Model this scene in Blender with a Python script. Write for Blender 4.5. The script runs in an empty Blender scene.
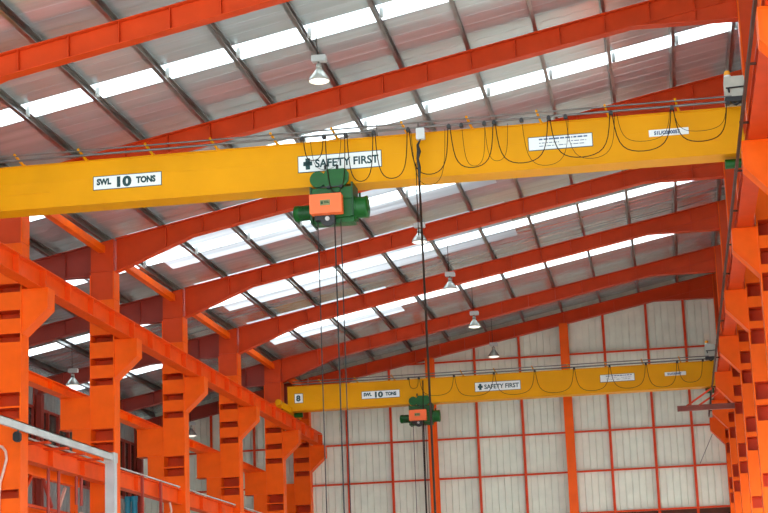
import bpy, math, random
from mathutils import Matrix, Vector
random.seed(7)
H = 1.6                      # eye level above the floor; measured heights are taken from the eye
C = bpy.context.scene.collection
SL = .192                    # roof pitch
def roofz(x, z0=12.53): return z0 + SL * x

# ------------------------------------------------------------------ materials
MATS = {}
def mat(name, col, rough=.5, metal=0., noise=.06, nscale=2.5, spec=.5, bump=0., emit=None, coat=0.):
    m = bpy.data.materials.new(name); m.use_nodes = True
    nt = m.node_tree; b = nt.nodes['Principled BSDF']
    b.inputs['Roughness'].default_value = rough
    b.inputs['Metallic'].default_value = metal
    b.inputs['Specular IOR Level'].default_value = spec
    b.inputs['Coat Weight'].default_value = coat
    tc = nt.nodes.new('ShaderNodeTexCoord')
    n = nt.nodes.new('ShaderNodeTexNoise'); n.inputs['Scale'].default_value = nscale; n.inputs['Detail'].default_value = 5
    nt.links.new(tc.outputs['Object'], n.inputs['Vector'])
    r = nt.nodes.new('ShaderNodeValToRGB')
    r.color_ramp.elements[0].position = .3; r.color_ramp.elements[1].position = .72
    r.color_ramp.elements[0].color = [c * (1 - noise * 1.6) for c in col] + [1]
    r.color_ramp.elements[1].color = [min(1, c * (1 + noise)) for c in col] + [1]
    nt.links.new(n.outputs['Fac'], r.inputs['Fac']); nt.links.new(r.outputs['Color'], b.inputs['Base Color'])
    if bump:
        bp = nt.nodes.new('ShaderNodeBump'); bp.inputs['Strength'].default_value = bump; bp.inputs['Distance'].default_value = .02
        nt.links.new(n.outputs['Fac'], bp.inputs['Height']); nt.links.new(bp.outputs['Normal'], b.inputs['Normal'])
    if emit:
        b.inputs['Emission Color'].default_value = (*emit[0], 1); b.inputs['Emission Strength'].default_value = emit[1]
    MATS[name] = m
    return m
ORANGE = mat('orange_steel_paint', (.94, .112, .0015), .42, spec=.16)
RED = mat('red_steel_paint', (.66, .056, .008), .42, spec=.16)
VERMILION = mat('vermilion_beam_paint', (.84, .086, .006), .45, spec=.14)
DEEPRED = mat('dark_red_steel_paint', (.38, .03, .012), .5)
YELLOW = mat('yellow_crane_paint', (.74, .305, .0003), .45, noise=.05, nscale=1.2, spec=.12)
GALV = mat('galvanised_purlin_steel', (.24, .22, .20), .3, .85, noise=.2)
GREYST = mat('grey_painted_steel', (.55, .55, .53), .5, noise=.08)
RAIL = mat('dark_worn_rail_steel', (.17, .15, .14), .4, .8, noise=.2)
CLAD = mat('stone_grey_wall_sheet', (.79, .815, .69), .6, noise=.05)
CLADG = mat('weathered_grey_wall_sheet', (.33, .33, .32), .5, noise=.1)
GREEN = mat('green_hoist_paint', (.004, .085, .008), .4, noise=.12, nscale=6, spec=.3)
DKGREEN = mat('dark_green_hoist_paint', (.003, .045, .008), .45, noise=.15, nscale=6, spec=.3)
HPANEL = mat('coral_orange_panel_paint', (.92, .135, .022), .5, noise=.04)
OLIVE = mat('olive_maker_plate', (.22, .2, .07), .5)
BLACK = mat('black_rubber', (.012, .011, .012), .55, noise=.1)
CABLE = mat('dark_brown_cable_sheath', (.022, .010, .005), .7, noise=.1, spec=.2)
ROPE = mat('greased_wire_rope', (.014, .012, .011), .7, 0., noise=.1)
WHITE = mat('white_sign_enamel', (.80, .80, .77), .4, noise=.02)
TEAL = mat('dark_teal_lettering', (.002, .045, .048), .6, noise=.03)
BLUEG = mat('grey_blue_print', (.07, .11, .20), .6, noise=.03)
BEIGE = mat('beige_cabinet_paint', (.52, .49, .41), .5, noise=.08, nscale=5)
AMBER = mat('amber_beacon_plastic', (.95, .38, .02), .25, noise=.05)
LAMPW = mat('frosted_lamp_reflector', (.46, .46, .42), .2, .35, noise=.05)
BULB = mat('glowing_lamp_bulb', (1, .97, .88), .4, emit=((1, .92, .78), .55))
TEALP = mat('teal_pipe_paint', (.01, .22, .32), .4, noise=.08)
PINK = mat('pale_pink_conduit', (.72, .42, .33), .45, noise=.04)
RUST = mat('rust_brown_conductor_bar', (.075, .022, .010), .6, 0., noise=.2, spec=.2)
ARMRED = mat('worn_brown_red_bracket_paint', (.26, .045, .022), .55, noise=.2)
DGLASS = mat('grimy_dark_window_glass', (.07, .065, .06), .15, noise=.2)
CONC = mat('worn_concrete_floor', (.56, .54, .50), .7, noise=.15, nscale=.6)
YARD = mat('pale_yard_concrete', (.55, .52, .47), .8, noise=.1, nscale=.3)

def roof_material():
    m = bpy.data.materials.new('aluminium_zinc_roof_sheet'); m.use_nodes = True
    nt = m.node_tree; b = nt.nodes['Principled BSDF']
    b.inputs['Metallic'].default_value = .62; b.inputs['Roughness'].default_value = .21
    tc = nt.nodes.new('ShaderNodeTexCoord')
    mp = nt.nodes.new('ShaderNodeMapping'); mp.inputs['Scale'].default_value = (.12, 2.6, .12)   # streaks run down the slope
    n = nt.nodes.new('ShaderNodeTexNoise'); n.inputs['Scale'].default_value = 1.6; n.inputs['Detail'].default_value = 6
    r = nt.nodes.new('ShaderNodeValToRGB')
    r.color_ramp.elements[0].position = .3; r.color_ramp.elements[1].position = .7
    r.color_ramp.elements[0].color = (.54, .60, .61, 1); r.color_ramp.elements[1].color = (.72, .79, .80, 1)
    nt.links.new(tc.outputs['Object'], mp.inputs['Vector']); nt.links.new(mp.outputs['Vector'], n.inputs['Vector'])
    nt.links.new(n.outputs['Fac'], r.inputs['Fac']); nt.links.new(r.outputs['Color'], b.inputs['Base Color'])
    return m
ROOF = roof_material()

def skylight_material():
    m = bpy.data.materials.new('translucent_rooflight_sheet'); m.use_nodes = True
    nt = m.node_tree; nt.nodes.remove(nt.nodes['Principled BSDF']); out = nt.nodes['Material Output']
    t = nt.nodes.new('ShaderNodeBsdfTranslucent'); d = nt.nodes.new('ShaderNodeBsdfDiffuse'); mx = nt.nodes.new('ShaderNodeMixShader')
    tc = nt.nodes.new('ShaderNodeTexCoord'); n = nt.nodes.new('ShaderNodeTexNoise'); n.inputs['Scale'].default_value = 3
    r = nt.nodes.new('ShaderNodeValToRGB'); r.color_ramp.elements[0].color = (.80, .84, .86, 1); r.color_ramp.elements[1].color = (.9, .92, .93, 1)
    nt.links.new(tc.outputs['Object'], n.inputs['Vector']); nt.links.new(n.outputs['Fac'], r.inputs['Fac'])
    nt.links.new(r.outputs['Color'], t.inputs['Color']); d.inputs['Color'].default_value = (.8, .82, .82, 1)
    mx.inputs[0].default_value = .12
    nt.links.new(t.outputs[0], mx.inputs[1]); nt.links.new(d.outputs[0], mx.inputs[2]); nt.links.new(mx.outputs[0], out.inputs['Surface'])
    return m
SKYL = skylight_material()
def glare_material():  # added translucent sheet that imitates glare on the glossy roof
    m = bpy.data.materials.new('roof_glare_sheet'); m.use_nodes = True
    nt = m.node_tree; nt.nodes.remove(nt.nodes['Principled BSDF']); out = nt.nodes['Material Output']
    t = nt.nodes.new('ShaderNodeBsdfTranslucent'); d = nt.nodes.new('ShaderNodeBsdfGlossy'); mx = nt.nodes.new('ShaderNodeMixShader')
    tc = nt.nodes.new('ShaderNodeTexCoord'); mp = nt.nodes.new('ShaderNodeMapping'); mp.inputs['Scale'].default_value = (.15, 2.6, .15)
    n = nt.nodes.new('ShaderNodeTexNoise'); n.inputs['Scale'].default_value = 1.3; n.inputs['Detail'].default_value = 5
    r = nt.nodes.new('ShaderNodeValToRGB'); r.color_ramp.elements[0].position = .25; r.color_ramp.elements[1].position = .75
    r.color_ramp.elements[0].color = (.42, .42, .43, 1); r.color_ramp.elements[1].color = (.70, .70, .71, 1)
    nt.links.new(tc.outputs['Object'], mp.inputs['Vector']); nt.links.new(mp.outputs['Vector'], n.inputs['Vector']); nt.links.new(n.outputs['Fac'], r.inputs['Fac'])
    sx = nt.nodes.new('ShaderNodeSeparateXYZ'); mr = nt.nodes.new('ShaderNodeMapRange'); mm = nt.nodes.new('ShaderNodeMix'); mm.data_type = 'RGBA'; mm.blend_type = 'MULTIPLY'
    mr.inputs['From Min'].default_value = -8.5; mr.inputs['From Max'].default_value = -3.9; mr.inputs['To Min'].default_value = 1; mr.inputs['To Max'].default_value = .55; mm.inputs[0].default_value = 1  # imitated glare fades towards the right in the sheet colour
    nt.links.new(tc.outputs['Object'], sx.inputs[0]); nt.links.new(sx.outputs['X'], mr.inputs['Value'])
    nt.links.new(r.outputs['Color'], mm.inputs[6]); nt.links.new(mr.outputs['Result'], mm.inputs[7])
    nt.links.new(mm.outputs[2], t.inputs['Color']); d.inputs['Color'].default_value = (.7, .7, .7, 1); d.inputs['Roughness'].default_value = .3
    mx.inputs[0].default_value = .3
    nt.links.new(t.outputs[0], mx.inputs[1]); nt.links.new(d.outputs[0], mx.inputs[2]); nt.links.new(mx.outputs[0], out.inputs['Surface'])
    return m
GLARE = glare_material()

# ------------------------------------------------------------------ mesh builder
class MB:
    def __init__(s): s.v = []; s.f = []; s.sm = []
    def _add(s, vs, fs, smooth=False):
        k = len(s.v); s.v += [tuple(p) for p in vs]
        for f in fs: s.f.append([i + k for i in f]); s.sm.append(smooth)
        return s
    def box(s, x0, x1, y0, y1, z0, z1):
        x0, x1 = min(x0, x1), max(x0, x1); y0, y1 = min(y0, y1), max(y0, y1); z0, z1 = min(z0, z1), max(z0, z1)
        vs = [(x, y, z) for x in (x0, x1) for y in (y0, y1) for z in (z0, z1)]
        return s._add(vs, [(0, 1, 3, 2), (4, 6, 7, 5), (0, 4, 5, 1), (2, 3, 7, 6), (0, 2, 6, 4), (1, 5, 7, 3)])
    def rbox(s, x0, x1, y0, y1, z0, z1, b=.03):
        # box with its four Y-running edges bevelled
        p = [(x0 + b, z0), (x1 - b, z0), (x1, z0 + b), (x1, z1 - b), (x1 - b, z1), (x0 + b, z1), (x0, z1 - b), (x0, z0 + b)]
        return s.prism(p, y0, y1)
    def prism(s, poly, y0, y1):              # XZ outline pushed along Y
        a = sum(poly[i][0] * poly[(i + 1) % len(poly)][1] - poly[(i + 1) % len(poly)][0] * poly[i][1] for i in range(len(poly)))
        if a < 0: poly = poly[::-1]
        n = len(poly)
        vs = [(x, y0, z) for x, z in poly] + [(x, y1, z) for x, z in poly]
        fs = [tuple(range(n)), tuple(range(2 * n - 1, n - 1, -1))] + [(i, i + n, (i + 1) % n + n, (i + 1) % n) for i in range(n)]
        return s._add(vs, fs)
    def bar(s, p, q, w, h=None, up=(0, 0, 1)):   # rectangular bar between two points
        h = h or w; p = Vector(p); q = Vector(q); d = (q - p).normalized()
        u = Vector(up)
        if abs(d.dot(u)) > .98: u = Vector((0, 1, 0))
        a = d.cross(u).normalized(); b = a.cross(d).normalized()
        vs = []
        for c in (p, q):
            for i, j in ((-1, -1), (1, -1), (1, 1), (-1, 1)): vs.append(c + a * (w / 2 * i) + b * (h / 2 * j))
        return s._add(vs, [(0, 1, 2, 3), (7, 6, 5, 4), (0, 4, 5, 1), (1, 5, 6, 2), (2, 6, 7, 3), (3, 7, 4, 0)])
    def tube(s, pts, r, n=8, caps=True):
        pts = [Vector(p) for p in pts]; rings = []; prev = None
        for i, p in enumerate(pts):
            d = (pts[min(i + 1, len(pts) - 1)] - pts[max(i - 1, 0)]).normalized()
            if prev is None:
                prev = Vector((0, 0, 1)) if abs(d.z) < .9 else Vector((1, 0, 0))
            a = (prev - d * prev.dot(d)).normalized(); b = d.cross(a); prev = a
            rr = r[i] if isinstance(r, (list, tuple)) else r
            rings.append([p + (a * math.cos(t) + b * math.sin(t)) * rr for t in [2 * math.pi * k / n for k in range(n)]])
        vs = [v for g in rings for v in g]
        fs = [(i * n + k, i * n + (k + 1) % n, (i + 1) * n + (k + 1) % n, (i + 1) * n + k) for i in range(len(pts) - 1) for k in range(n)]
        s._add(vs, fs, True)
        if caps:
            s._add(rings[0], [tuple(range(n - 1, -1, -1))]); s._add(rings[-1], [tuple(range(n))])
        return s
    def lathe(s, cx, cy, prof, n=24):        # (radius, z) profile about a vertical axis
        vs = []; m = len(prof)
        for k in range(n):
            t = 2 * math.pi * k / n
            vs += [(cx + r * math.cos(t), cy + r * math.sin(t), z) for r, z in prof]
        fs = [(k * m + i, ((k + 1) % n) * m + i, ((k + 1) % n) * m + i + 1, k * m + i + 1) for k in range(n) for i in range(m - 1)]
        return s._add(vs, fs, True)
    def wheel(s, c, axis, r, w, n=20):
        a = Vector({'x': (1, 0, 0), 'y': (0, 1, 0)}[axis]); c = Vector(c)
        return s.tube([c - a * w / 2, c + a * w / 2], r, n)

def link(name, mesh, parent=None, loc=(0, 0, 0)):
    o = bpy.data.objects.new(name, mesh); C.objects.link(o); o.parent = parent; o.location = loc
    return o
def build(mb, name, m, parent=None, origin=None):
    """one mesh object; builder coordinates are metres from the eye, z lifted by H"""
    if parent is not None and origin is None:
        o, p = Vector((0, 0, 0)), parent
        while p: o += p.location; p = p.parent
    else:
        o = Vector(origin or (0, 0, 0))
    me = bpy.data.meshes.new(name)
    me.from_pydata([(x - o.x, y - o.y, z + H - o.z) for x, y, z in mb.v], [], mb.f)
    for p, k in zip(me.polygons, mb.sm): p.use_smooth = k
    me.materials.append(m); me.update()
    if parent is not None:
        return link(name, me, parent)
    return link(name, me, None, o)
def tag(o, label, cat, group=None):
    o['label'] = label; o['category'] = cat
    if group: o['group'] = group
    return o
def thing(name, label, cat, loc, group=None):
    o = link(name, None, None, (loc[0], loc[1], loc[2] + H)); o.empty_display_size = .2
    return tag(o, label, cat, group)
def single(mb, name, m, label, cat, group=None, origin=(0, 0, 0)):
    return tag(build(mb, name, m, None, (origin[0], origin[1], origin[2] + H)), label, cat, group)
def struct(mb, name, m):
    o = build(mb, name, m); o['kind'] = 'structure'; return o
def dup(src, off, label=None, parent=None):
    c = src.copy(); C.objects.link(c)
    if parent is None:
        c.location = src.location + Vector(off)
        if label: c['label'] = label
    else: c.parent = parent
    for ch in list(src.children): dup(ch, (0, 0, 0), None, c)
    return c

# ------------------------------------------------------------------ frame grid
FR = dict(Z=27.9, A=34.0, B=40.1, C=46.2, D=52.3, E=58.4, F=62.9)
XL0, XL1, XR0, XR1 = -13.3, -12.7, 1.96, 2.56
XWL, YG, Y0 = -19.2, 63.12, 9.0
XWR = 3.4

# ------------------------------------------------------------------ setting
struct(MB().box(XWL - 1.5, XWR + .4, -6, YG + .4, -H - .2, -H), 'floor', CONC)
struct(MB().box(XWR + .4, 70, -60, YG + 30, -H - .25, -H - .05).box(-80, XWR + .4, -60, -6, -H - .25, -H - .05), 'ground', YARD)

# roof sheets with trapezoidal ribs running down the slope, one skylight strip in the middle of each bay
def roof_sheet(y0, y1, z0=12.74, x0=XWL - .25, x1=XWR + .2, pitch=.48):
    mb = MB(); n = max(1, round((y1 - y0) / pitch)); p = (y1 - y0) / n; prof = []
    for i in range(n):
        a = y0 + i * p
        prof += [(a, 0), (a + p * .93, 0), (a + p * .945, .003), (a + p * .985, .003)]
    prof.append((y1, 0))
    lo = [(x, y, roofz(x, z0) + h) for x in (x0, x1) for y, h in prof]
    k = len(prof)
    mb._add(lo, [(i, i + 1, k + i + 1, k + i) for i in range(k - 1)])
    hi = [(x, y, z + .012) for x, y, z in lo]
    mb._add(hi, [(k + i, k + i + 1, i + 1, i) for i in range(k - 1)])
    return mb
ceil = MB(); frames = [15.7, 21.8] + list(FR.values()); edges = [Y0]; strips = []
for a, b in zip(frames[:-2], frames[1:-1]):
    c = (a + b) / 2 + (.25 if b < 62 else .2)
    strips.append((c - .4, c + .4)); 
y = Y0
glare_bays = {4: (-12.6, -3.9), 5: (-12.6, -3.9), 6: (-12.6, -8.2)}      # bays where added translucent sheets beside the strip stand in for roof glare
def sheet_run(a, b, holes=()):
    x = XWL - .25
    for h0, h1 in holes:
        s_ = roof_sheet(a, b, x0=x, x1=h0); ceil._add(s_.v, s_.f); x = h1
    s_ = roof_sheet(a, b, x0=x); ceil._add(s_.v, s_.f)
glare_panels = []
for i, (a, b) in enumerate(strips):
    if i in glare_bays:
        h = glare_bays[i]; c0 = a - 2.4; c1 = b + .9
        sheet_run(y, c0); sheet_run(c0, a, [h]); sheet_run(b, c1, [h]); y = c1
        glare_panels += [(c0, a, h), (b, c1, h)]
    else:
        sheet_run(y, a); y = b
sheet_run(y, YG + .1)
struct(ceil, 'ceiling', ROOF)
for i, (a, b) in enumerate(strips):
    struct(roof_sheet(a - .03, b + .03, 12.745, pitch=.29), 'window_%d' % (i + 1), SKYL)

for i, (a, b, h) in enumerate(glare_panels):
    struct(roof_sheet(a, b, 12.74, h[0], h[1]), 'window_%d' % (31 + i), GLARE)  # added sheets imitating the roof glare, not real windows
# far gable wall: ribbed sheet
def ribbed_wall_x(x0, x1, y, ztop, zbot, pitch=.236):
    mb = MB(); n = round((x1 - x0) / pitch); p = (x1 - x0) / n; prof = []
    for i in range(n):
        a = x0 + i * p
        prof += [(a, 0), (a + p * .86, 0), (a + p * .885, .05), (a + p * .975, .05)]
    prof.append((x1, 0)); k = len(prof)
    vs = [(x, y + d, zbot) for x, d in prof] + [(x, y + d, ztop(x)) for x, d in prof]
    mb._add(vs, [(i, i + 1, k + i + 1, k + i) for i in range(k - 1)])
    vs2 = [(x, yy + .012, z) for x, yy, z in vs]
    mb._add(vs2, [(k + i, k + i + 1, i + 1, i) for i in range(k - 1)])
    return mb
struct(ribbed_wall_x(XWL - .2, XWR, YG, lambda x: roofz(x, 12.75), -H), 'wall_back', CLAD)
def ribbed_wall_y(y0, y1, x, z0, z1, s, pitch=.3):
    mb = MB(); n = round((y1 - y0) / pitch); p = (y1 - y0) / n; prof = []
    for i in range(n):
        a = y0 + i * p
        prof += [(a, 0), (a + p * .74, 0), (a + p * .82, .035), (a + p * .92, .035)]
    prof.append((y1, 0)); k = len(prof)
    vs = [(x + s * d, yy, z0) for yy, d in prof] + [(x + s * d, yy, z1) for yy, d in prof]
    mb._add(vs, [(i, i + 1, k + i + 1, k + i) for i in range(k - 1)])
    mb._add([(vx + s * .012, vy, vz) for vx, vy, vz in vs], [(k + i, k + i + 1, i + 1, i) for i in range(k - 1)])
    return mb
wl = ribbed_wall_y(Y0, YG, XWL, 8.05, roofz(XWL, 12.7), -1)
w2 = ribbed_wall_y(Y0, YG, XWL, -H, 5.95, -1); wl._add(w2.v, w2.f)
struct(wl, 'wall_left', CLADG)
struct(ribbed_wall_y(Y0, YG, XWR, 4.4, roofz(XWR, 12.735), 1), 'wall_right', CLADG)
# band of windows in the left wall, one window per bay
fl = [Y0 + .2, 21.8] + list(FR.values())
for i, (a, b) in enumerate(zip(fl[:-1], fl[1:])):
    w = struct(MB().box(XWL - .06, XWL - .04, a + .16, b - .16, 5.95, 8.05), 'window_%d' % (len(strips) + 1 + i), DGLASS)
    fm = MB().box(XWL - .05, XWL + .03, a + .1, b - .1, 7.98, 8.06).box(XWL - .05, XWL + .03, a + .1, b - .1, 5.93, 6.02).box(XWL - .05, XWL + .02, a + .1, b - .1, 6.96, 7.02)
    n = 6
    for k in range(n + 1):
        yy = a + .16 + (b - a - .32) * k / n
        fm.box(XWL - .05, XWL + .05, yy - .045, yy + .045, 5.95, 8.05)
    build(fm, 'window_frame', DEEPRED, w)

olab = ['left wall post outside the view at far left', 'left wall post nearest the viewer', 'left wall post behind the first left column', 'left wall post behind the second left column',
        'dark red left wall post seen between the first and second left columns', 'left wall post near the far corner', 'left wall post in the far corner']
for (k, yy), lab in zip(FR.items(), olab):
    yy = min(yy, YG - .3)
    t = thing('outer_wall_post', lab, 'steel post', (XWL + .15, yy, -H), 'posts of the left wall')
    build(MB().box(XWL + .05, XWL + .25, yy - .008, yy + .008, -H, roofz(XWL, 12.1)), 'web', DEEPRED, t)
    build(MB().box(XWL + .235, XWL + .25, yy - .12, yy + .12, -H, roofz(XWL, 12.1)), 'inner_flange', DEEPRED, t)
    build(MB().box(XWL - .02, XWL + .05, yy - .2, yy + .2, -H, roofz(XWL, 12.4)), 'outer_flange', DEEPRED, t)
# ------------------------------------------------------------------ gable steelwork
ordn = ['first', 'second', 'third', 'fourth', 'fifth', 'sixth', 'seventh', 'eighth', 'ninth', 'tenth', 'eleventh', 'twelfth', 'thirteenth', 'fourteenth', 'fifteenth', 'sixteenth', 'seventeenth']
for x, lab in ((-3.38, 'broad bright orange gable post right of the SAFETY FIRST board on the far crane'), (-8.24, 'orange gable post directly behind the far green hoist')):
    t = thing('gable_post', lab, 'steel post', (x, 62.75, -H), 'gable posts')
    zt = roofz(x, 12.1)
    build(MB().box(x - .01, x + .01, 62.66, 62.98, -H, zt), 'web', ORANGE, t)
    build(MB().box(x - .15, x + .15, 62.64, 62.662, -H, zt), 'front_flange', ORANGE, t)
    build(MB().box(x - .15, x + .15, 62.978, 63.0, -H, zt), 'rear_flange', ORANGE, t)
girt_labels = {10.38: 'topmost red girt on the far wall, just under the sloping gable rafter', 9.0: 'red wall girt hidden along the back of the far yellow crane girder', 7.6: 'red wall girt just below the far yellow crane girder', 6.2: 'second red wall girt below the far crane girder', 4.75: 'lowest red wall girt in view, across the bottom right of the far wall'}
for z, lab in girt_labels.items():
    x0 = -10.0 if z > 10 else (-12.9 if z == 9.0 else XWL + .15)
    t = thing('wall_girt', lab, 'wall girt', ((x0 + 2.7) / 2, 63.02, z), 'girts of the far wall')
    build(MB().box(x0, 2.7, 63.0, 63.105, z - .012, z + .012), 'web', RED, t)
    build(MB().box(x0, 2.7, 62.995, 63.01, z - .035, z + .03), 'lip', RED, t)
    if z < 5: build(MB().box(x0, 2.7, 63.01, 63.1, z - .26, z - .04), 'lintel_plate', RUST, t)
vx = [-18.0, -16.4, -14.8, -11.36, -9.76, -6.64, -5.02, -1.98, -.45, .87]
vlab = ['thin red wall rail in the left bay, furthest left of all', 'thin red wall rail in the left bay, second from the left wall', 'thin red wall rail in the left bay, just left of the orange columns',
        'thin red vertical rail nearest the left orange columns on the far wall', 'thin red vertical rail just left of the far green hoist',
        'first thin red vertical rail right of the far green hoist', 'thin red vertical rail just left of the broad orange gable post',
        'first thin red vertical rail right of the broad orange gable post', 'second thin red vertical rail right of the broad orange gable post', 'thin red vertical rail nearest the right columns, behind the red bracket arm']
for x, lab in zip(vx, vlab):
    zt = roofz(x, 12.15)
    single(MB().box(x - .02, x + .02, 62.985, 63.1, -H, zt).box(x - .045, x + .045, 62.97, 62.986, -H, zt), 'wall_rail', RED, lab, 'wall rail', 'thin vertical rails of the far wall', (x, 63.0, -H))

# ------------------------------------------------------------------ rafters
FW = .125
def strip(mb, pts, y0, y1, t):      # plate following a polyline in XZ, thickness t upwards
    for (xa, za), (xb, zb) in zip(pts[:-1], pts[1:]):
        mb.prism([(xa, za), (xb, zb), (xb, zb + t), (xa, za + t)], y0, y1)
    return mb
def rafter_parts(t, Y, xa, xb, bottom, xs, m, seam=None):
    top = [(xa, roofz(xa)), (xb, roofz(xb))]
    build(MB().prism([(xa, roofz(xa) - .01), (xb, roofz(xb) - .01)] + [(x, z + .01) for x, z in bottom[::-1]], Y - .006, Y + .006), 'web', m, t)
    build(strip(MB(), [(x, z - .018) for x, z in top], Y - FW, Y + FW, .018), 'top_flange', m, t)
    build(strip(MB(), bottom, Y - FW, Y + FW, .018), 'bottom_flange', m, t)
    def bz(x):
        for (a, za), (b, zb) in zip(bottom[:-1], bottom[1:]):
            if a <= x <= b: return za + (zb - za) * (x - a) / (b - a)
    for x in xs:
        build(MB().box(x - .006, x + .006, Y - FW + .02, Y + FW - .02, bz(x) + .012, roofz(x) - .012), 'stiffener', m, t)
    if seam:
        build(strip(MB(), seam, Y - .03, Y + .03, .012), 'haunch_seam', m, t)
mainbot = [(XL1, 9.27), (-10.8, 10.025), (-.12, 12.075), (XR0, 12.05)]
def xs_for(off=0): return [-11.45 + off + .9 * k for k in range(15)]
rl = dict(Z='red roof rafter nearest the viewer, crossing the upper left corner', A='long red roof rafter passing just above the near yellow crane girder',
          B='red roof rafter mostly hidden behind the near yellow crane girder', C='red roof rafter directly below the near yellow crane girder', 
          D='red roof rafter midway along the hall, second below the near crane girder', E='last full red roof rafter in front of the gable, just above the far crane', F='red gable rafter lying along the top of the far wall')
t = thing('roof_rafter', rl['Z'], 'rafter', (-5.4, FR['Z'], 11), 'main rafters')
rafter_parts(t, FR['Z'], XL1, XR0, mainbot, xs_for(0), RED, [(-.12, 12.085), (XR0 - .05, 12.47)])
rz = t
for k in 'ABCDEF': dup(rz, (0, FR[k] - FR['Z'], 0), rl[k])
leftbot = [(XWL + .1, roofz(XWL, 12.1)), (-15.5, roofz(-15.5, 12.1)), (-13.9, 9.2), (XL0, 9.2)]
ll = dict(Z='left-bay rafter nearest the viewer, outside the view at far left', A='left-bay rafter behind the left end of the near crane girder', B='left-bay rafter meeting the second orange column from the left', C='left-bay rafter meeting the third orange column from the left',
          D='left-bay rafter meeting the fourth orange column from the left', E='left-bay rafter meeting the fifth orange column from the left', F='left-bay rafter lying on the far wall')
t = thing('lean_to_rafter', ll['A'], 'rafter', (-16, FR['A'], 9.3), 'left bay rafters')
rafter_parts(t, FR['A'], XWL + .1, XL0, leftbot, [-18.3, -17.2, -16.1, -15.0, -13.95], DEEPRED)
for k in 'BCDEF': dup(t, (0, FR[k] - FR['A'], 0), ll[k])

# ------------------------------------------------------------------ columns
def column(name, label, group, Y, s, xin, xout, zc, has_left_bracket):
    """xin = face towards the crane hall, s = direction from column into the hall (+1 left row, -1 right row); zc = corbel top"""
    xc = (xin + xout) / 2
    t = thing(name, label, 'column', (xc, Y, -H), group)
    lo, hi = min(xin, xout), max(xin, xout); W = .215; zs = 8.6
    ztop = roofz(lo, 12.5)
    build(MB().box(xin - s * .03, xin, Y - W, Y + W, -H, ztop if s < 0 else 9.28), 'inner_flange', ORANGE, t)
    build(MB().box(xout, xout + s * .02, Y - W, Y + W, -H, 9.2 if has_left_bracket else ztop), 'outer_flange', ORANGE, t)
    build(MB().box(lo + .02, hi - .02, Y + W - .03, Y + W - .015, -H, zs), 'inner_plate', RED, t)  # redder than the column outside, paints recess shade into the slots
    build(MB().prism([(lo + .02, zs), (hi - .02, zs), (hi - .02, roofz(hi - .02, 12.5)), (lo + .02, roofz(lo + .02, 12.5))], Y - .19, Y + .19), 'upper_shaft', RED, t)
    # cover plates between the flanges with open slots between them
    d = zc - 7.62
    cuts = [(-H, 3.4), (3.58, 4.98), (5.205, 5.24), (5.52, 6.54), (6.72, 7.02), (7.20, 7.57), (7.75, zs)] if s > 0 else [(-H, 3.2), (3.5, 4.65), (5.0, 5.12), (5.52, 6.36), (6.72, 6.88), (7.20, 7.44), (7.75, zs)]
    for z0, z1 in cuts:
        z0 = z0 + (d if z0 > -1 else 0); z1 = z1 + d if z1 != zs else zs
        mb = MB().box(lo + .02, hi - .02, Y - W + .015, Y - W + .027, z0, z1)
        c_ = build(mb, 'cover_plate', ORANGE, t)
        for z in (z0, z1): build(MB().box(lo + .02, hi - .02, Y - W + .027, Y + W - .03, z - .006, z + .006), 'inner_shelf', RED, c_)  # shelves take the same red to deepen the painted slot shade
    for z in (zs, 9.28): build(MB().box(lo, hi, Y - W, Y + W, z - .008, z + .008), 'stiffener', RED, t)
    build(MB().box(lo - .15, hi + .15, Y - .3, Y + .3, -H, -H + .03), 'base_plate', ORANGE, t)
    # hall-side corbel with its bent lower flange
    xe = xin + s * (.54 if s > 0 else .46)
    b = build(MB().prism([(xin, zc), (xe, zc), (xe, zc - .42), (xin, zc - .92)], Y - .185, Y + .185), 'corbel', ORANGE, t)
    f = MB()
    for (xa, za), (xb, zb) in zip([(xe, zc), (xe, zc - .42)], [(xe, zc - .42), (xin, zc - .92)]):
        f.bar((xa, Y, za), (xb, Y, zb), .022, .42, up=(0, 1, 0))
    build(f, 'corbel_flange', ORANGE, b)
    build(MB().box(xin, xe + s * .01, Y - .21, Y + .21, zc - .02, zc), 'bearing_plate', ORANGE, b)
    if has_left_bracket:
        b = build(MB().box(XL0 - .73, XL0, Y - .185, Y + .185, 5.56, 6.27), 'outer_bracket', ORANGE, t)
        build(MB().box(XL0 - .75, XL0, Y - .205, Y + .205, 6.27, 6.29).box(XL0 - .75, XL0, Y - .205, Y + .205, 5.54, 5.56), 'bracket_plate', ORANGE, b)
        build(MB().box(XL0 - .44, XL0, Y - .18, Y + .18, 4.72, 5.54), 'bracket_stem', ORANGE, b)
    return t
cl = dict(Z='orange column outside the left edge, nearest the viewer', A='nearest orange column in view, cut by the left edge', B='second orange column from the left, behind the grey post', C='third orange column from the left',
          D='fourth orange column from the left', E='fifth orange column from the left, below the far crane end', F='sixth orange column from the left, against the far wall')
c0 = column('steel_column', cl['A'], 'left columns', FR['A'], 1, XL1, XL0, 7.62, True)
for k in 'ZBCDEF': dup(c0, (0, FR[k] - FR['A'], 0), cl[k])
cr = {21.8: 'right-row column nearest the viewer, only its corbel tip shows at the top right', 27.9: 'right-row column whose big corbel overlaps the right end of the near crane girder',
      34.0: 'third right-row column, whose flange frames the end of the rafter above the near crane', 40.1: 'fourth right-row column counted from the viewer', 46.2: 'fifth right-row column counted from the viewer',
      52.3: 'sixth right-row column, carrying the red bracket arm', 58.4: 'seventh right-row column, beside the right end of the far crane', 62.9: 'furthest right-row column, against the far wall'}
c1 = column('steel_column', cr[21.8], 'right columns', 21.8, -1, XR0, XR1, 7.80, False)
for yy, lab in cr.items():
    if yy != 21.8: dup(c1, (0, yy - 21.8, 0), lab)

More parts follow.
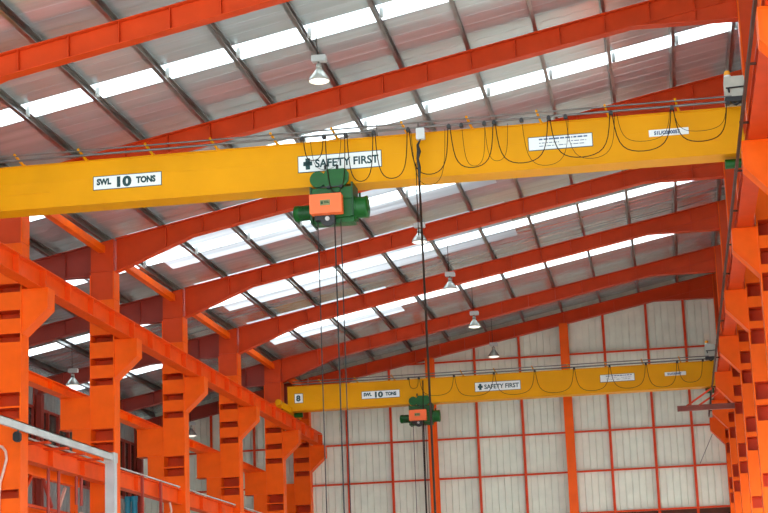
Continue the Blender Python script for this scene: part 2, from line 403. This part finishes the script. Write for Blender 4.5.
# ------------------------------------------------------------------ crane runways, ties and struts
def ibeam(t, xc, y0, y1, z0, z1, w, m, st=None, hide=()):
    build(MB().box(xc - .008, xc + .008, y0, y1, z0 + .015, z1 - .015), 'web', m, t)
    build(MB().box(xc - w / 2, xc + w / 2, y0, y1, z1 - .018, z1), 'top_flange', m, t)
    build(MB().box(xc - w / 2, xc + w / 2, y0, y1, z0, z0 + .018), 'bottom_flange', m, t)
    for y in st or []:
        build(MB().box(xc - w / 2 + .02, xc + w / 2 - .02, y - .02, y + .02, z0 + .015, z1 - .015), 'stiffener', m, t)
sty = [FR['A'] - 4.5 + 1.525 * k for k in range(23)]
t = thing('crane_runway_beam', 'orange crane runway beam on the corbels of the left column row, under the crane ends', 'crane beam', (-12.42, 44, 7.62), 'crane runway beams')
ibeam(t, -12.42, 22, 62.9, 7.625, 8.05, .30, VERMILION, sty)
build(MB().box(-12.45, -12.39, 22, 62.85, 8.05, 8.11), 'crane_rail', RAIL, t)
t = thing('crane_runway_beam', 'orange crane runway beam along the right column row, beside the dark conductor bar', 'crane beam', (1.74, 42, 7.8), 'crane runway beams')
ibeam(t, 1.74, 20, 62.9, 7.805, 8.05, .30, RED, [21.8 + 1.525 * k for k in range(27)])
build(MB().box(1.71, 1.77, 20, 62.85, 8.05, 8.11), 'crane_rail', RAIL, t)
t = thing('crane_runway_beam', 'orange runway beam of the left bay on the outer brackets of the left columns', 'crane beam', (-13.9, 45, 6.29), 'crane runway beams')
ibeam(t, -13.9, 26, 62.9, 6.295, 6.53, .26, ORANGE, [26.5 + 3.05 * k for k in range(12)])
ks = list('ZABCDEF')
pl = {'Z': 'outside the left edge', 'A': 'between the first and second left columns', 'B': 'between the second and third left columns', 'C': 'between the third and fourth left columns', 'D': 'between the fourth and fifth left columns', 'E': 'between the fifth and sixth left columns'}
for a, b in zip(ks[1:-1], ks[2:]):
    t = thing('tie_beam', 'orange low tie beam with a thin grey rail, ' + pl[a], 'tie beam', (-12.9, (FR[a] + FR[b]) / 2, 4.22), 'tie beams of the left row')
    ibeam(t, -12.92, FR[a] + .22, FR[b] - .22, 4.22, 4.62, .26, VERMILION, [FR[a] + (FR[b] - FR[a]) * q for q in (.33, .67)])
    build(MB().tube([(-12.86, FR[a] + .16, 4.69), (-12.86, FR[b] - .16, 4.69)], .022).box(-12.87, -12.85, FR[a] + .3, FR[a] + .33, 4.61, 4.69).box(-12.87, -12.85, FR[b] - .33, FR[b] - .3, 4.61, 4.69), 'grey_rail', GREYST, t)
    single(MB().bar((-13.0, FR[a] + .14, 9.82), (-13.0, FR[b] - .14, 9.82), .16, .17), 'eave_strut', ORANGE, 'orange eave strut high up ' + pl[a], 'strut', 'eave struts', (-13.0, (FR[a] + FR[b]) / 2, 9.8))

# ------------------------------------------------------------------ purlins
def cpurlin(x):
    z = roofz(x) ; t_ = math.atan(SL); cs, sn = math.cos(t_), math.sin(t_)
    sec = [(-.004, 0), (.07, 0), (.07, .018), (.066, .018), (.066, .005), (.004, .005), (.004, .197), (.066, .197), (.066, .184), (.07, .184), (.07, .2), (-.004, .2)]
    return MB().prism([(x + u * cs - v * sn, z + u * sn + v * cs) for u, v in sec], Y0 + .5, 63.0)
px = [1.99] + [.70 - 1.372 * k for k in range(10)] + [-13.02, -14.4, -15.75, -17.1, -18.5]
pnames = ['dark purlin against the right columns, at the top of the roof']
for k in range(1, len(px)): pnames.append('dark steel roof purlin, %s from the right-hand edge purlin' % ordn[k - 1])
for x, lab in zip(px, pnames):
    p = single(cpurlin(x), 'roof_purlin', GALV, lab, 'purlin', 'purlins under the roof sheets', (x, 40, roofz(x)))
    for a, b in strips[2:5]:
        y = (a + b) / 2 - .25
        build(MB().box(x + .075, x + .15, y - .012, y + .012, roofz(x) + .02, roofz(x) + .23).tube([(x + .11, y - .05, roofz(x) + .06), (x + .11, y + .05, roofz(x) + .06)], .02), 'cleat', GREYST, p)

# ------------------------------------------------------------------ cranes
def text_mb(s, size, x, z, y, bold=0., squash=1.):
    cu = bpy.data.curves.new('lettering', 'FONT'); cu.body = s; cu.size = size; cu.extrude = .0015; cu.offset = bold; cu.resolution_u = 3
    o = bpy.data.objects.new('lettering', cu); C.objects.link(o)
    me = o.evaluated_get(bpy.context.evaluated_depsgraph_get()).to_mesh()
    mb = MB()
    mb._add([(x + v.co.x * squash, y - v.co.z, z + v.co.y) for v in me.vertices], [tuple(p.vertices) for p in me.polygons])
    w = max(v.co.x for v in me.vertices) * squash
    bpy.data.objects.remove(o); bpy.data.curves.remove(cu)
    return mb, w
def merge(*ms):
    r = MB()
    for m in ms: r._add(m.v, m.f)
    return r
def sign(t, x0, x1, z0, z1, y, m=WHITE, border=True):
    s = build(MB().box(x0, x1, y - .012, y, z0, z1), 'sign_plate', m, t)
    if border:
        w = .012
        build(MB().box(x0 - w, x1 + w, y - .009, y, z0 - w, z0).box(x0 - w, x1 + w, y - .009, y, z1, z1 + w).box(x0 - w, x0, y - .009, y, z0, z1).box(x1, x1 + w, y - .009, y, z0, z1), 'sign_border', TEAL, s)
    return s
def crane(label, Y):
    t = thing('overhead_crane', label, 'overhead crane', (-5.4, Y + .22, 8.11), 'yellow bridge cranes')
    y0, y1, z0, z1 = Y, Y + .45, 8.25, 9.04
    g = MB().box(-12.45, 1.66, y0, y1, z0, z1)
    build(g, 'girder', YELLOW, t)
    build(MB().box(-12.45, 1.66, y0 - .025, y1 + .025, z1, z1 + .02), 'top_flange', YELLOW, t)
    build(MB().box(-12.45, 1.66, y0 - .03, y1 + .03, z0 - .02, z0), 'bottom_flange', YELLOW, t)
    build(MB().box(-12.4, 1.5, y0 - .004, y0 + .01, 8.72, 8.728).box(-9.6 + 9.6 - 11.6, -10.75, y0 - .012, y0, 8.52, 8.545).box(.75, 1.25, y0 - .012, y0, 8.49, 8.515), 'weld_seam', YELLOW, t)
    for xc in (-12.42, 1.74):
        e = build(MB().box(xc - .10, xc + .10, Y - .75 if xc > 0 else Y - 1.5, Y + 1.3 if xc > 0 else Y + 1.55, 8.14, 8.36), 'end_truck', YELLOW, t)
        for yy in ((Y - .45, Y + 1.0) if xc > 0 else (Y - 1.25, Y + 1.3)):
            build(MB().wheel((xc, yy, 8.225), 'x', .115, .15), 'wheel', RAIL, e)
        d = -1 if xc > 0 else 1
        build(MB().tube([(xc + d * .14, Y + .25, 8.12), (xc + d * .42, Y + .25, 8.12)], .085, 14), 'travel_motor', GREEN, e)
        if xc < 0:
            build(MB().tube([(xc + .02, Y - 1.72, 8.31), (xc + .02, Y - 1.5, 8.31)], .10, 14), 'buffer', YELLOW, e)
    # festoon rails on yellow arms above the top edge
    build(MB().tube([(-12.2, Y - .3, 9.075), (1.5, Y - .3, 9.075)], .022).tube([(-12.2, Y - .3, 9.165), (1.5, Y - .3, 9.165)], .016), 'cable_track', RAIL, t)
    for x in (-11.25, -10.05, -8.8, -7.6, -6.5, -5.4, -4.15, -3.0, -1.78, -.6, .6):
        build(MB().bar((x, Y + .1, 9.06), (x, Y - .02, 9.07), .05, .03).bar((x, Y - .02, 9.06), (x - .06, Y - .34, 9.19), .035, .03), 'track_arm', YELLOW, t)
    # signs
    yf = Y - .002
    s = sign(t, -9.92, -8.66, 8.50, 8.735, yf)
    a, w = text_mb('SWL', .15, -9.86, 8.585, yf - .013, .009, .88)
    b, w = text_mb('10', .25, -9.53, 8.53, yf - .013, .013, 1.25)
    c, w = text_mb('TONS', .155, -9.12, 8.57, yf - .013, .009, .86)
    build(merge(a, b, c), 'lettering', TEAL, s)
    s = sign(t, -6.13, -4.64, 8.515, 8.80, yf)
    build(MB().box(-6.04, -5.90 + .02, yf - .016, yf - .012, 8.625, 8.70).box(-6.0 + .0, -5.92, yf - .016, yf - .012, 8.555, 8.76), 'green_cross', TEAL, s)
    a, w = text_mb('SAFETY FIRST', .22, 0, 0, 0, .001)
    a, w = text_mb('SAFETY FIRST', .20, -5.83, 8.585, yf - .013, .0055, 1.14 / (w * .2 / .22))
    build(a, 'lettering', TEAL, s)
    s = sign(t, -2.02, -.92, 8.575, 8.80, yf)
    mb = MB(); rnd = random.Random(5)
    for z, h, xa, xb in ((8.745, .026, -1.84, -.98), (8.685, .012, -1.84, -1.48), (8.685, .012, -1.34, -1.02), (8.63, .012, -1.84, -1.56), (8.63, .012, -1.5, -1.38), (8.63, .012, -1.3, -1.06)):
        x = xa
        while x < xb:
            l = rnd.uniform(.02, .09); mb.box(x, min(x + l, xb), yf - .014, yf - .012, z, z + h); x += l + .018
    build(mb, 'print', BLUEG, s)
    s = sign(t, .06, .74, 8.645, 8.765, yf, border=False)
    a, w = text_mb('S1L/C000057', .085, .15, 8.675, yf - .013, .005, .95)
    build(a, 'lettering', BLUEG, s)
    s = sign(t, -12.2, -11.93, 8.50, 8.80, yf)
    a, w = text_mb('8', .26, -12.15, 8.56, yf - .013, .014, 1.05)
    build(a, 'lettering', TEAL, s)
    # control cabinet with beacon
    c = build(MB().rbox(1.40, 1.74, Y - .12, Y + .25, 9.06, 9.58, .015), 'control_cabinet', BEIGE, t)
    build(MB().box(1.43, 1.71, Y - .135, Y - .12, 9.09, 9.55), 'cabinet_door', BEIGE, c)
    build(MB().tube([(1.42, Y - .16, 9.36), (1.73, Y - .16, 9.37)], .014).tube([(1.46, Y - .16, 9.36), (1.47, Y - .16, 9.28)], .018), 'cabinet_latch', BLACK, c)
    bb = build(MB().lathe(1.47, Y + .03, [(0, 9.58), (.06, 9.58), (.06, 9.64), (0, 9.64)], 16), 'beacon_base', WHITE, c)
    build(MB().lathe(1.47, Y + .03, [(.055, 9.64), (.055, 9.70), (.04, 9.725), (0, 9.73)], 16), 'beacon_lens', AMBER, bb)
    build(MB().rbox(1.38, 1.70, Y - .38, Y - .2, 9.05, 9.14, .02).tube([(1.5, Y - .3, 9.05), (1.56, Y - .34, 9.0), (1.66, Y - .3, 9.08)], .025), 'cable_anchor', BLACK, t)
    return t
cn = crane('near yellow overhead crane girder spanning the hall at full width', 30.0)
cf = dup(cn, (0, 28.0, 0), 'far yellow overhead crane girder before the ribbed far wall, marked 8 at left')

def hoist(label, Y, x0):
    """front face at Y, x0 = centre of the coral panel"""
    t = thing('wire_rope_hoist', label, 'hoist', (x0, Y + .25, 7.6), 'green crane hoists')
    X = lambda d: x0 + d
    tr = build(MB().prism([(X(-.02), 8.14), (X(.33), 8.14), (X(.40), 8.22), (X(.41), 8.36), (X(.35), 8.45), (X(.02), 8.45), (X(-.04), 8.37), (X(-.05), 8.22)], Y - .08, Y - .04), 'trolley_plate', GREEN, t)
    build(MB().wheel((X(-.15), Y - .0, 8.29), 'y', .145, .09, 22), 'trolley_wheel', GREEN, tr)
    build(MB().wheel((X(.20), Y - .01, 8.30), 'y', .13, .07, 22), 'trolley_wheel', DKGREEN, tr)
    for d in (.0, .29):
        build(MB().wheel((X(d), Y + .73, 8.32), 'y', .10, .06, 18), 'trolley_wheel', DKGREEN, tr)
    build(MB().prism([(X(-.1), 8.14), (X(.40), 8.14), (X(.40), 8.42), (X(-.1), 8.42)], Y + .77, Y + .80), 'trolley_plate', GREEN, t)
    build(MB().box(X(.02), X(.07), Y - .1, Y + .79, 8.10, 8.15).box(X(.24), X(.29), Y - .1, Y + .79, 8.10, 8.15).box(X(-.1), X(.3), Y - .085, Y - .08, 8.12, 8.14), 'cross_tie', BLACK, t)
    build(MB().tube([(X(.0), Y - .09, 8.44), (X(.0), Y - .11, 8.52)], .022).tube([(X(.21), Y - .09, 8.44), (X(.21), Y - .09, 8.51)], .025), 'guide_pin', BLACK, t)
    fr = build(MB().rbox(X(-.29), X(.46), Y - .02, Y + .45, 7.92, 8.13, .03).rbox(X(.02), X(.44), Y + .02, Y + .45, 7.6, 7.95, .04), 'gear_housing', GREEN, t)
    build(MB().box(X(-.30), X(-.27), Y - .06, Y + .48, 7.5, 8.16), 'side_plate', DKGREEN, t)
    build(MB().box(X(.44), X(.47), Y - .06, Y + .48, 7.6, 8.2), 'side_plate', DKGREEN, t)
    pn = build(MB().rbox(X(-.28), X(.29), Y - .22, Y - .03, 7.63, 7.975, .012), 'control_panel', HPANEL, t)
    build(MB().box(X(-.09), X(.09), Y - .226, Y - .22, 7.765, 7.865), 'maker_plate', OLIVE, pn)
    build(MB().box(X(-.075), X(-.035), Y - .23, Y - .226, 7.79, 7.84).box(X(-.02), X(.075), Y - .23, Y - .226, 7.80, 7.815).box(X(-.02), X(.06), Y - .23, Y - .226, 7.825, 7.84), 'plate_print', DKGREEN, pn)
    # drum (right) with flanges, motor (left)
    dr = build(MB().tube([(X(.42), Y + .18, 7.78), (X(.66), Y + .18, 7.78)], .19, 26), 'rope_drum', GREEN, t)
    build(MB().tube([(X(.46), Y + .18, 7.78), (X(.50), Y + .18, 7.78)], .215, 26).tube([(X(.655), Y + .18, 7.78), (X(.69), Y + .18, 7.78), (X(.705), Y + .18, 7.78)], [.2, .2, .15], 26), 'drum_flange', GREEN, dr)
    build(MB().tube([(X(.56), Y + .12, 7.95), (X(.56), Y + .12, 8.03)], .02), 'lifting_eye', DKGREEN, dr)
    mo = build(MB().tube([(X(-.29), Y + .12, 7.735), (X(-.52), Y + .12, 7.735)], .125, 22), 'hoist_motor', DKGREEN, t)
    fins = MB()
    for k in range(10): fins.tube([(X(-.30 - .022 * k), Y + .12, 7.735), (X(-.31 - .022 * k), Y + .12, 7.735)], .138, 22)
    build(fins, 'cooling_fins', GREEN, mo)
    build(MB().tube([(X(-.52), Y + .12, 7.735), (X(-.6), Y + .12, 7.735), (X(-.625), Y + .12, 7.735)], [.142, .142, .1], 22), 'fan_cowl', GREEN, mo)
    sh = build(MB().wheel((X(-.0), Y + .0, 7.57), 'y', .13, .07, 22), 'rope_sheave', BLACK, t)
    build(MB().wheel((X(-.0), Y - .045, 7.57), 'y', .04, .03, 12), 'sheave_hub', GREYST, sh)
    build(MB().box(X(-.22), X(-.05), Y - .05, Y + .1, 7.55, 7.63), 'sheave_bracket', BLACK, t)
    build(MB().box(X(.06), X(.13), Y - .06, Y + .1, 7.5, 7.63), 'sheave_bracket', BLACK, t)
    build(MB().box(X(-.30), X(.45), Y + .1, Y + .4, 7.52, 7.62), 'base_beam', GREEN, t)
    for d in (-.19, .11, .22):
        build(MB().tube([(X(d), Y + .06, 7.56), (X(d * 1.0), Y + .06, 0.1)], .0095 if d != .11 else .0125, 6), 'wire_rope', ROPE, t)
    hb = build(MB().rbox(X(-.25), X(.28), Y - .04, Y + .16, -.35, .12, .06), 'hook_block', YELLOW, t)
    hk = [(X(.015), Y + .06, -.35), (X(.015), Y + .06, -.5)] + [(X(.015) + .11 * math.sin(q), Y + .06, -.61 + .11 * math.cos(q)) for q in [k * .35 for k in range(0, 13)]]
    build(MB().tube(hk, .03, 8), 'hook', RAIL, hb)
    return t
h0 = hoist('near green wire rope hoist with coral panel hanging under the near crane girder', 29.78, -5.59)
dup(h0, (-2.44, 28.0, 0), 'small far green hoist with coral panel hanging under the far crane girder')

# festoon cables: loops hung from trolleys on the cable track
def loops(anch, y, r):
    mb = MB()
    for (xa, xb, zt, zb) in anch:
        pts = []
        for k in range(17):
            u = k / 16; v = 2 * u - 1
            f = .55 * v * v + .45 * v ** 4
            pts.append((xa + (xb - xa) * (u - .10 * math.sin(2 * math.pi * u)), y + .012 * math.sin(7 * u), zb + (zt - zb) * f))
        mb.tube(pts, r, 6)
    return mb
def festoon(label, Y, A, heavy, thin):
    t = thing('festoon_cable', label, 'power cable', (A[len(A) // 2], Y, 8.2), 'festoon cables')
    for l in heavy: build(loops([l], Y, .0085), 'heavy_cable', CABLE, t)
    for l in thin: build(loops([l], Y + .06, .0045), 'thin_cable', CABLE, t)
    for x in A:
        build(MB().rbox(x - .035, x + .035, Y - .03, Y + .05, 9.0, 9.05, .008).wheel((x, Y - .0, 9.05), 'y', .03, .05, 10), 'cable_trolley', BLACK, t)
    return t
A = [-5.98, -5.59, -5.20, -4.70, -4.09, -3.37, -2.58, -1.63, -.56, .48, 1.42]
zb = [8.62, 8.0, 8.17, 8.18, 8.20, 8.26, 8.27, 8.29, 8.31, 8.40]
heavy = [(A[i] + .02, A[i + 1] - .02, 9.02, zb[i]) for i in range(len(A) - 1)]
thin = [(-3.15, -2.75, 9.02, 8.30), (-2.1, -1.3, 9.02, 8.21), (-1.34, -.50, 9.02, 8.27), (-.46, .44, 9.02, 8.5), (.5, 1.40, 9.02, 8.60), (-2.75, -2.35, 9.02, 8.36), (-5.85, -5.3, 9.02, 8.45), (-4.05, -3.45, 9.02, 8.02)]
festoon('dark festoon cable looping along the face of the near crane girder', 29.66, A + [-3.15, -2.75, -2.1, -1.34], heavy, thin)
Af = [-8.3, -7.95, -6.78, -5.46, -4.12, -2.84, -1.69, -.52, .48, 1.3]
zf = [8.7, 8.42, 8.33, 8.30, 8.28, 8.27, 8.28, 8.25, 8.35]
festoon('thin festoon cable looping along the face of the far crane girder', 57.7, Af, [(Af[i] + .02, Af[i + 1] - .02, 9.0, zf[i]) for i in range(9)], [])

# pendant control cables
def pendant(label, X, Y, ztop):
    t = thing('pendant_control', label, 'control cable', (X, Y, ztop), 'pendant control cables')
    bx = build(MB().rbox(X - .07, X + .08, Y - .05, Y + .05, ztop - .2, ztop, .012), 'junction_box', GREYST, t)
    build(MB().tube([(X - .03, Y, ztop), (X - .03, Y, ztop + .12)], .02), 'hanger', RAIL, bx)
    ch = [(X, Y, ztop - .2), (X - .05, Y - .02, ztop - .3), (X - .03, Y - .03, ztop - .42), (X - .06, Y - .02, ztop - .55), (X - .04, Y - .02, ztop - .7), (X - .05, Y, ztop - .95)]
    build(MB().tube(ch, [.012, .024, .04, .024, .032, .018], 8), 'strain_chain', BLACK, t)
    build(MB().tube([(X - .05, Y, ztop - .9), (X - .03, Y, 4), (X - .02, Y, .2)], .019, 6).tube([(X - .10, Y + .03, ztop - .6), (X - .11, Y + .03, ztop - 1.9)], .008, 6), 'pendant_cable', CABLE, t)
    build(MB().rbox(X - .08, X + .04, Y - .05, Y + .05, -.35, .22, .03), 'push_button_box', AMBER, t)
pendant('pendant cable with grey box and chain hanging from the middle of the near girder', -3.88, 29.66, 9.04)
single(MB().tube([(-7.82, 57.7, 8.95), (-7.86, 57.72, 7.4), (-7.90, 57.72, 3), (-7.90, 57.72, .2)], .022, 6), 'pendant_cable', CABLE, 'thin dark control cable hanging beside the far green hoist', 'control cable', 'pendant control cables', (-7.9, 57.7, .2))

# ------------------------------------------------------------------ lamps
def lamp(label, x, Y, zb):
    zr = roofz(x) + .0
    t = thing('high_bay_lamp', label, 'hanging lamp', (x, Y, zb), 'high bay lamps')
    rf = MB().lathe(x, Y, [(.20, zb), (.205, zb + .01), (.19, zb + .05), (.14, zb + .13), (.085, zb + .20), (.06, zb + .235), (.055, zb + .24), (.08, zb + .19), (.13, zb + .12), (.18, zb + .045), (.195, zb)], 28)
    build(rf, 'reflector', LAMPW, t)
    build(MB().lathe(x, Y, [(0, zb + .26), (.055, zb + .25), (.06, zb + .22), (.05, zb + .34), (0, zb + .35)], 16), 'lamp_neck', LAMPW, t)
    build(MB().lathe(x, Y, [(0, zb + .02), (.04, zb + .03), (.055, zb + .08), (.04, zb + .15), (.02, zb + .2), (0, zb + .2)], 14), 'bulb', BULB, t)
    build(MB().lathe(x, Y, [(0, zb - .035), (.08, zb - .03), (.15, zb - .015), (.19, zb + .004), (.19, zb + .008), (0, zb + .008)], 24), 'glass_lens', BULB, t)
    build(MB().rbox(x - .13, x + .15, Y - .07, Y + .07, zb + .38, zb + .50, .015), 'ballast_box', GREYST, t)
    build(MB().tube([(x, Y, zb + .33), (x, Y, zb + .39)], .02), 'coupling', RAIL, t)
    build(MB().tube([(x - .02, Y, zb + .5), (x - .03, Y, zr + .16)], .009, 6), 'hanging_cord', CABLE, t)
    return t
l0 = lamp('nearest high bay lamp, hanging above the near crane girder at upper left', -5.90, 31.0, 10.52)
for n, (Y, lab) in enumerate(((37.1, 'second high bay lamp, hidden behind the near crane girder with its cord showing'), (43.2, 'high bay lamp just below the near girder, beside the pendant cable'),
        (49.3, 'high bay lamp third nearest the far wall, in the roof centre'), (55.4, 'high bay lamp second nearest the far wall'), (61.4, 'furthest high bay lamp, hanging in front of the far ribbed wall'))):
    lamp(lab, -5.78, Y, 10.20)
lamp('lit high bay lamp in the left bay between the first and second orange columns', -16.95, 49.3, 8.13)
lamp('lit high bay lamp in the left bay beside the third orange column', -16.72, 61.4, 8.05)

# ------------------------------------------------------------------ right side fittings
t = thing('conductor_bar', 'brown conductor bar running along the right columns beside the crane runway', 'conductor bar', (1.5, 40, 7.8), None)
build(MB().box(1.455, 1.495, 15.9, 62.7, 7.83, 7.93), 'bar', RUST, t)
for k in range(16):
    yy = 18.5 + 3.05 * k * .95
    build(MB().box(1.475, 1.60, yy - .02, yy + .02, 7.93, 7.96).box(1.455, 1.49, yy - .03, yy + .03, 7.92, 7.97), 'support_clip', RUST, t)
Yb = 52.02
t = thing('bracket_arm', 'dark red bracket arm with two slanting struts beside the far crane right end', 'bracket', (1.1, Yb, 6.9), None)
build(MB().box(.34, 1.98, Yb - .06, Yb + .06, 6.835, 6.855).box(.34, 1.98, Yb - .06, Yb + .06, 6.70, 6.72).box(.34, 1.98, Yb - .005, Yb + .005, 6.71, 6.845).box(.34, .36, Yb - .06, Yb + .06, 6.70, 6.855), 'arm', ARMRED, t)
for dx in (0, .24):
    build(MB().bar((.61 + dx * 1.45, Yb, 6.84), (1.36 + dx * .8, Yb, 7.32 - dx * .5), .05, .05), 'strut', RED, t)
build(MB().tube([(1.3, Yb - .05, 6.85), (1.32, Yb - .05, 7.2)], .022, 8), 'cable_end', BLACK, t)
single(MB().tube([(1.55, 62.9, 7.25), (1.05, 62.93, 6.25)], .010, 6), 'tie_rod', RAIL, 'thin slanting dark rod on the far wall below the last right corbel', 'rod', None, (1.3, 62.9, 6.7))

# ------------------------------------------------------------------ left foreground fittings
t = thing('grey_gantry_frame', 'light grey beam and post standing in front of the first left columns', 'frame', (-12.5, 38.9, -H), None)
build(MB().box(-12.46, -12.40, 28, 39.0, 4.64, 4.80).box(-12.56, -12.40, 28, 39.0, 4.78, 4.80), 'beam', GREYST, t)
build(MB().box(-12.60, -12.38, 38.85, 39.05, -H, 4.64), 'post', GREYST, t)
build(MB().box(-12.61, -12.37, 38.8, 39.08, 4.60, 4.82), 'corner_cap', GREYST, t)
for yy in (34.6, 35.7, 36.8, 37.9):
    build(MB().box(-12.95, -12.42, yy - .03, yy + .2, 4.57, 4.60), 'outrigger', RED, t)
for yy, x in ((36.1, -12.95), (36.75, -12.95), (37.9, -12.95), (38.25, -12.95)):
    single(MB().tube([(x, yy, 4.56), (x, yy, 1.2 if yy < 37 else 3.6)], .035, 8), 'hanger_rod', DEEPRED,
           {36.1: 'thin dark red hanging rod nearest the first left column', 36.75: 'tallest dark red hanging rod under the grey beam', 37.9: 'short dark red hanging rod, third under the grey beam', 38.25: 'dark red hanging rod nearest the grey post'}[yy], 'rod', 'hanging rods under the grey beam', (x, yy, 4.5))
t = thing('braced_frame', 'orange braced frame low between the first and second left columns', 'frame', (-13.7, 37, -H), None)
build(MB().box(-13.7, -13.55, FR['A'] + .2, FR['B'] - .2, 4.18, 4.42), 'rail', ORANGE, t)
build(MB().box(-14.2, -14.05, FR['A'] + .2, FR['B'] - .2, 3.42, 3.66), 'lower_rail', ORANGE, t)
build(MB().bar((-13.62, 35.8, 3.3), (-13.62, 37.0, 4.25), .07, .07), 'brace', RED, t)
build(MB().bar((-13.62, 37.6, 4.2), (-13.62, 38.2, 3.6), .06, .06), 'brace', DEEPRED, t)
build(MB().bar((-13.62, 38.7, 3.65), (-13.62, 39.1, 4.1), .06, .06), 'brace', PINK, t)
build(MB().box(-13.68, -13.56, FR['B'] - .5, FR['B'] - .3, -H, 4.2), 'leg', ORANGE, t)
build(MB().box(-13.68, -13.56, FR['A'] + .25, FR['A'] + .42, -H, 4.2), 'leg', ORANGE, t)
build(MB().box(-13.66, -13.58, FR['A'] + .3, FR['B'] - .3, 3.5, 3.56), 'mid_rail', RED, t)
t = thing('cable_reel', 'pale cable reel at the bottom edge left of the grey post', 'reel', (-12.75, 38.0, 3.0), None)
arc = [(-12.9, 38.1 + .38 * math.cos(q), 3.02 + .38 * math.sin(q)) for q in [2 * math.pi * k / 28 for k in range(29)]]
build(MB().tube(arc, .055, 8), 'rim', PINK, t)
build(MB().tube([(-12.97, 38.1, 3.02), (-12.84, 38.1, 3.02)], .33, 24), 'drum', ORANGE, t)
build(MB().bar((-12.9, 38.1, 2.7), (-12.9, 38.1, -H), .09, .09), 'stand', ORANGE, t)
t = thing('flood_light', 'small black flood light on the corner of the first left column', 'flood light', (-12.72, 33.74, 4.6), None)
build(MB().rbox(-12.80, -12.66, 33.62, 33.75, 4.50, 4.70, .04), 'housing', BLACK, t)
build(MB().tube([(-12.73, 33.70, 4.68), (-12.73, 33.79, 4.78)], .02).box(-12.76, -12.70, 33.76, 33.80, 4.74, 4.82), 'yoke', BLACK, t)
single(MB().tube([(-13.42, 33.74, 4.50), (-13.2, 33.74, 4.47), (-13.06, 33.74, 4.42), (-12.99, 33.74, 4.33), (-12.97, 33.74, 4.18), (-13.03, 33.74, 3.95), (-13.1, 33.74, 3.72), (-13.12, 33.74, 3.4), (-13.12, 33.74, -H)], .03, 8), 'conduit', PINK, 'thin pale pink conduit bent across the first left column', 'conduit', None, (-13.1, 33.74, -H))
for x, lab in ((-15.53, 'left one of two teal vertical pipes behind the tie beam'), (-15.33, 'right one of two teal vertical pipes behind the tie beam')):
    t = thing('vertical_pipe', lab, 'pipe', (x, 50, -H), 'teal pipes')
    build(MB().tube([(x, 50, -H), (x, 50, 4.8)], .085, 16), 'pipe_body', TEALP, t)
    build(MB().tube([(x, 50, 4.75), (x, 50, 4.9)], .1, 16), 'pipe_cap', TEALP, t)
t = thing('bent_conduit', 'pale pink bent hose hanging under the tie beam before the third left column', 'hose', (-12.85, 44.8, -H), None)
build(MB().tube([(-12.85, 45.0, 4.2), (-12.84, 45.1, 4.0), (-12.85, 45.0, 3.8), (-12.85, 45.05, 3.3), (-12.85, 45.05, -H)], .03, 8), 'hose_body', PINK, t)
for y, lab in ((42.3, 'dark red upright at the first third of the tie beam before the third left column'), (43.9, 'dark red upright nearest the third left column under the tie beam')):
    single(MB().box(-12.80, -12.74, y - .05, y + .05, -H, 4.64), 'upright', DEEPRED, lab, 'upright', 'uprights under the tie beam', (-12.77, y, -H))

# ------------------------------------------------------------------ light and camera
w = bpy.data.worlds.new('sky'); bpy.context.scene.world = w; w.use_nodes = True
nt = w.node_tree; bg = nt.nodes['Background']
tc = nt.nodes.new('ShaderNodeTexCoord'); sx = nt.nodes.new('ShaderNodeSeparateXYZ'); r = nt.nodes.new('ShaderNodeValToRGB')
r.color_ramp.elements[0].position = 0; r.color_ramp.elements[0].color = (.70, .84, .93, 1); r.color_ramp.elements[1].color = (.85, .96, 1, 1); r.color_ramp.elements[1].position = .6
nt.links.new(tc.outputs['Generated'], sx.inputs[0]); nt.links.new(sx.outputs['Z'], r.inputs['Fac']); nt.links.new(r.outputs['Color'], bg.inputs['Color'])
bg.inputs['Strength'].default_value = 3.6

cam = bpy.data.cameras.new('camera'); co = bpy.data.objects.new('camera', cam); C.objects.link(co)
cam.sensor_fit = 'HORIZONTAL'; cam.sensor_width = 36; cam.lens = 1782.12 / 768 * 36; cam.clip_end = 500; cam.clip_start = .1
Rm = Matrix(((0.98613213, 0.16164772, -0.03759574), (0.07194119, -0.21221313, 0.97457173), (0.14955898, -0.96376118, -0.22089931)))  # right, up, back
M = Rm.transposed().to_4x4(); M.translation = (0, 0, H); co.matrix_world = M
sc = bpy.context.scene; sc.camera = co
sc.view_settings.view_transform = 'Standard'; sc.view_settings.look = 'None'; sc.view_settings.exposure = 0.92; sc.view_settings.gamma = 1; sc.view_settings.use_curve_mapping = False
try:
    sc.cycles.max_bounces = 10; sc.cycles.diffuse_bounces = 6; sc.cycles.glossy_bounces = 4; sc.cycles.transmission_bounces = 4
    sc.cycles.use_denoising = True; sc.cycles.sample_clamp_indirect = 8
except Exception: pass
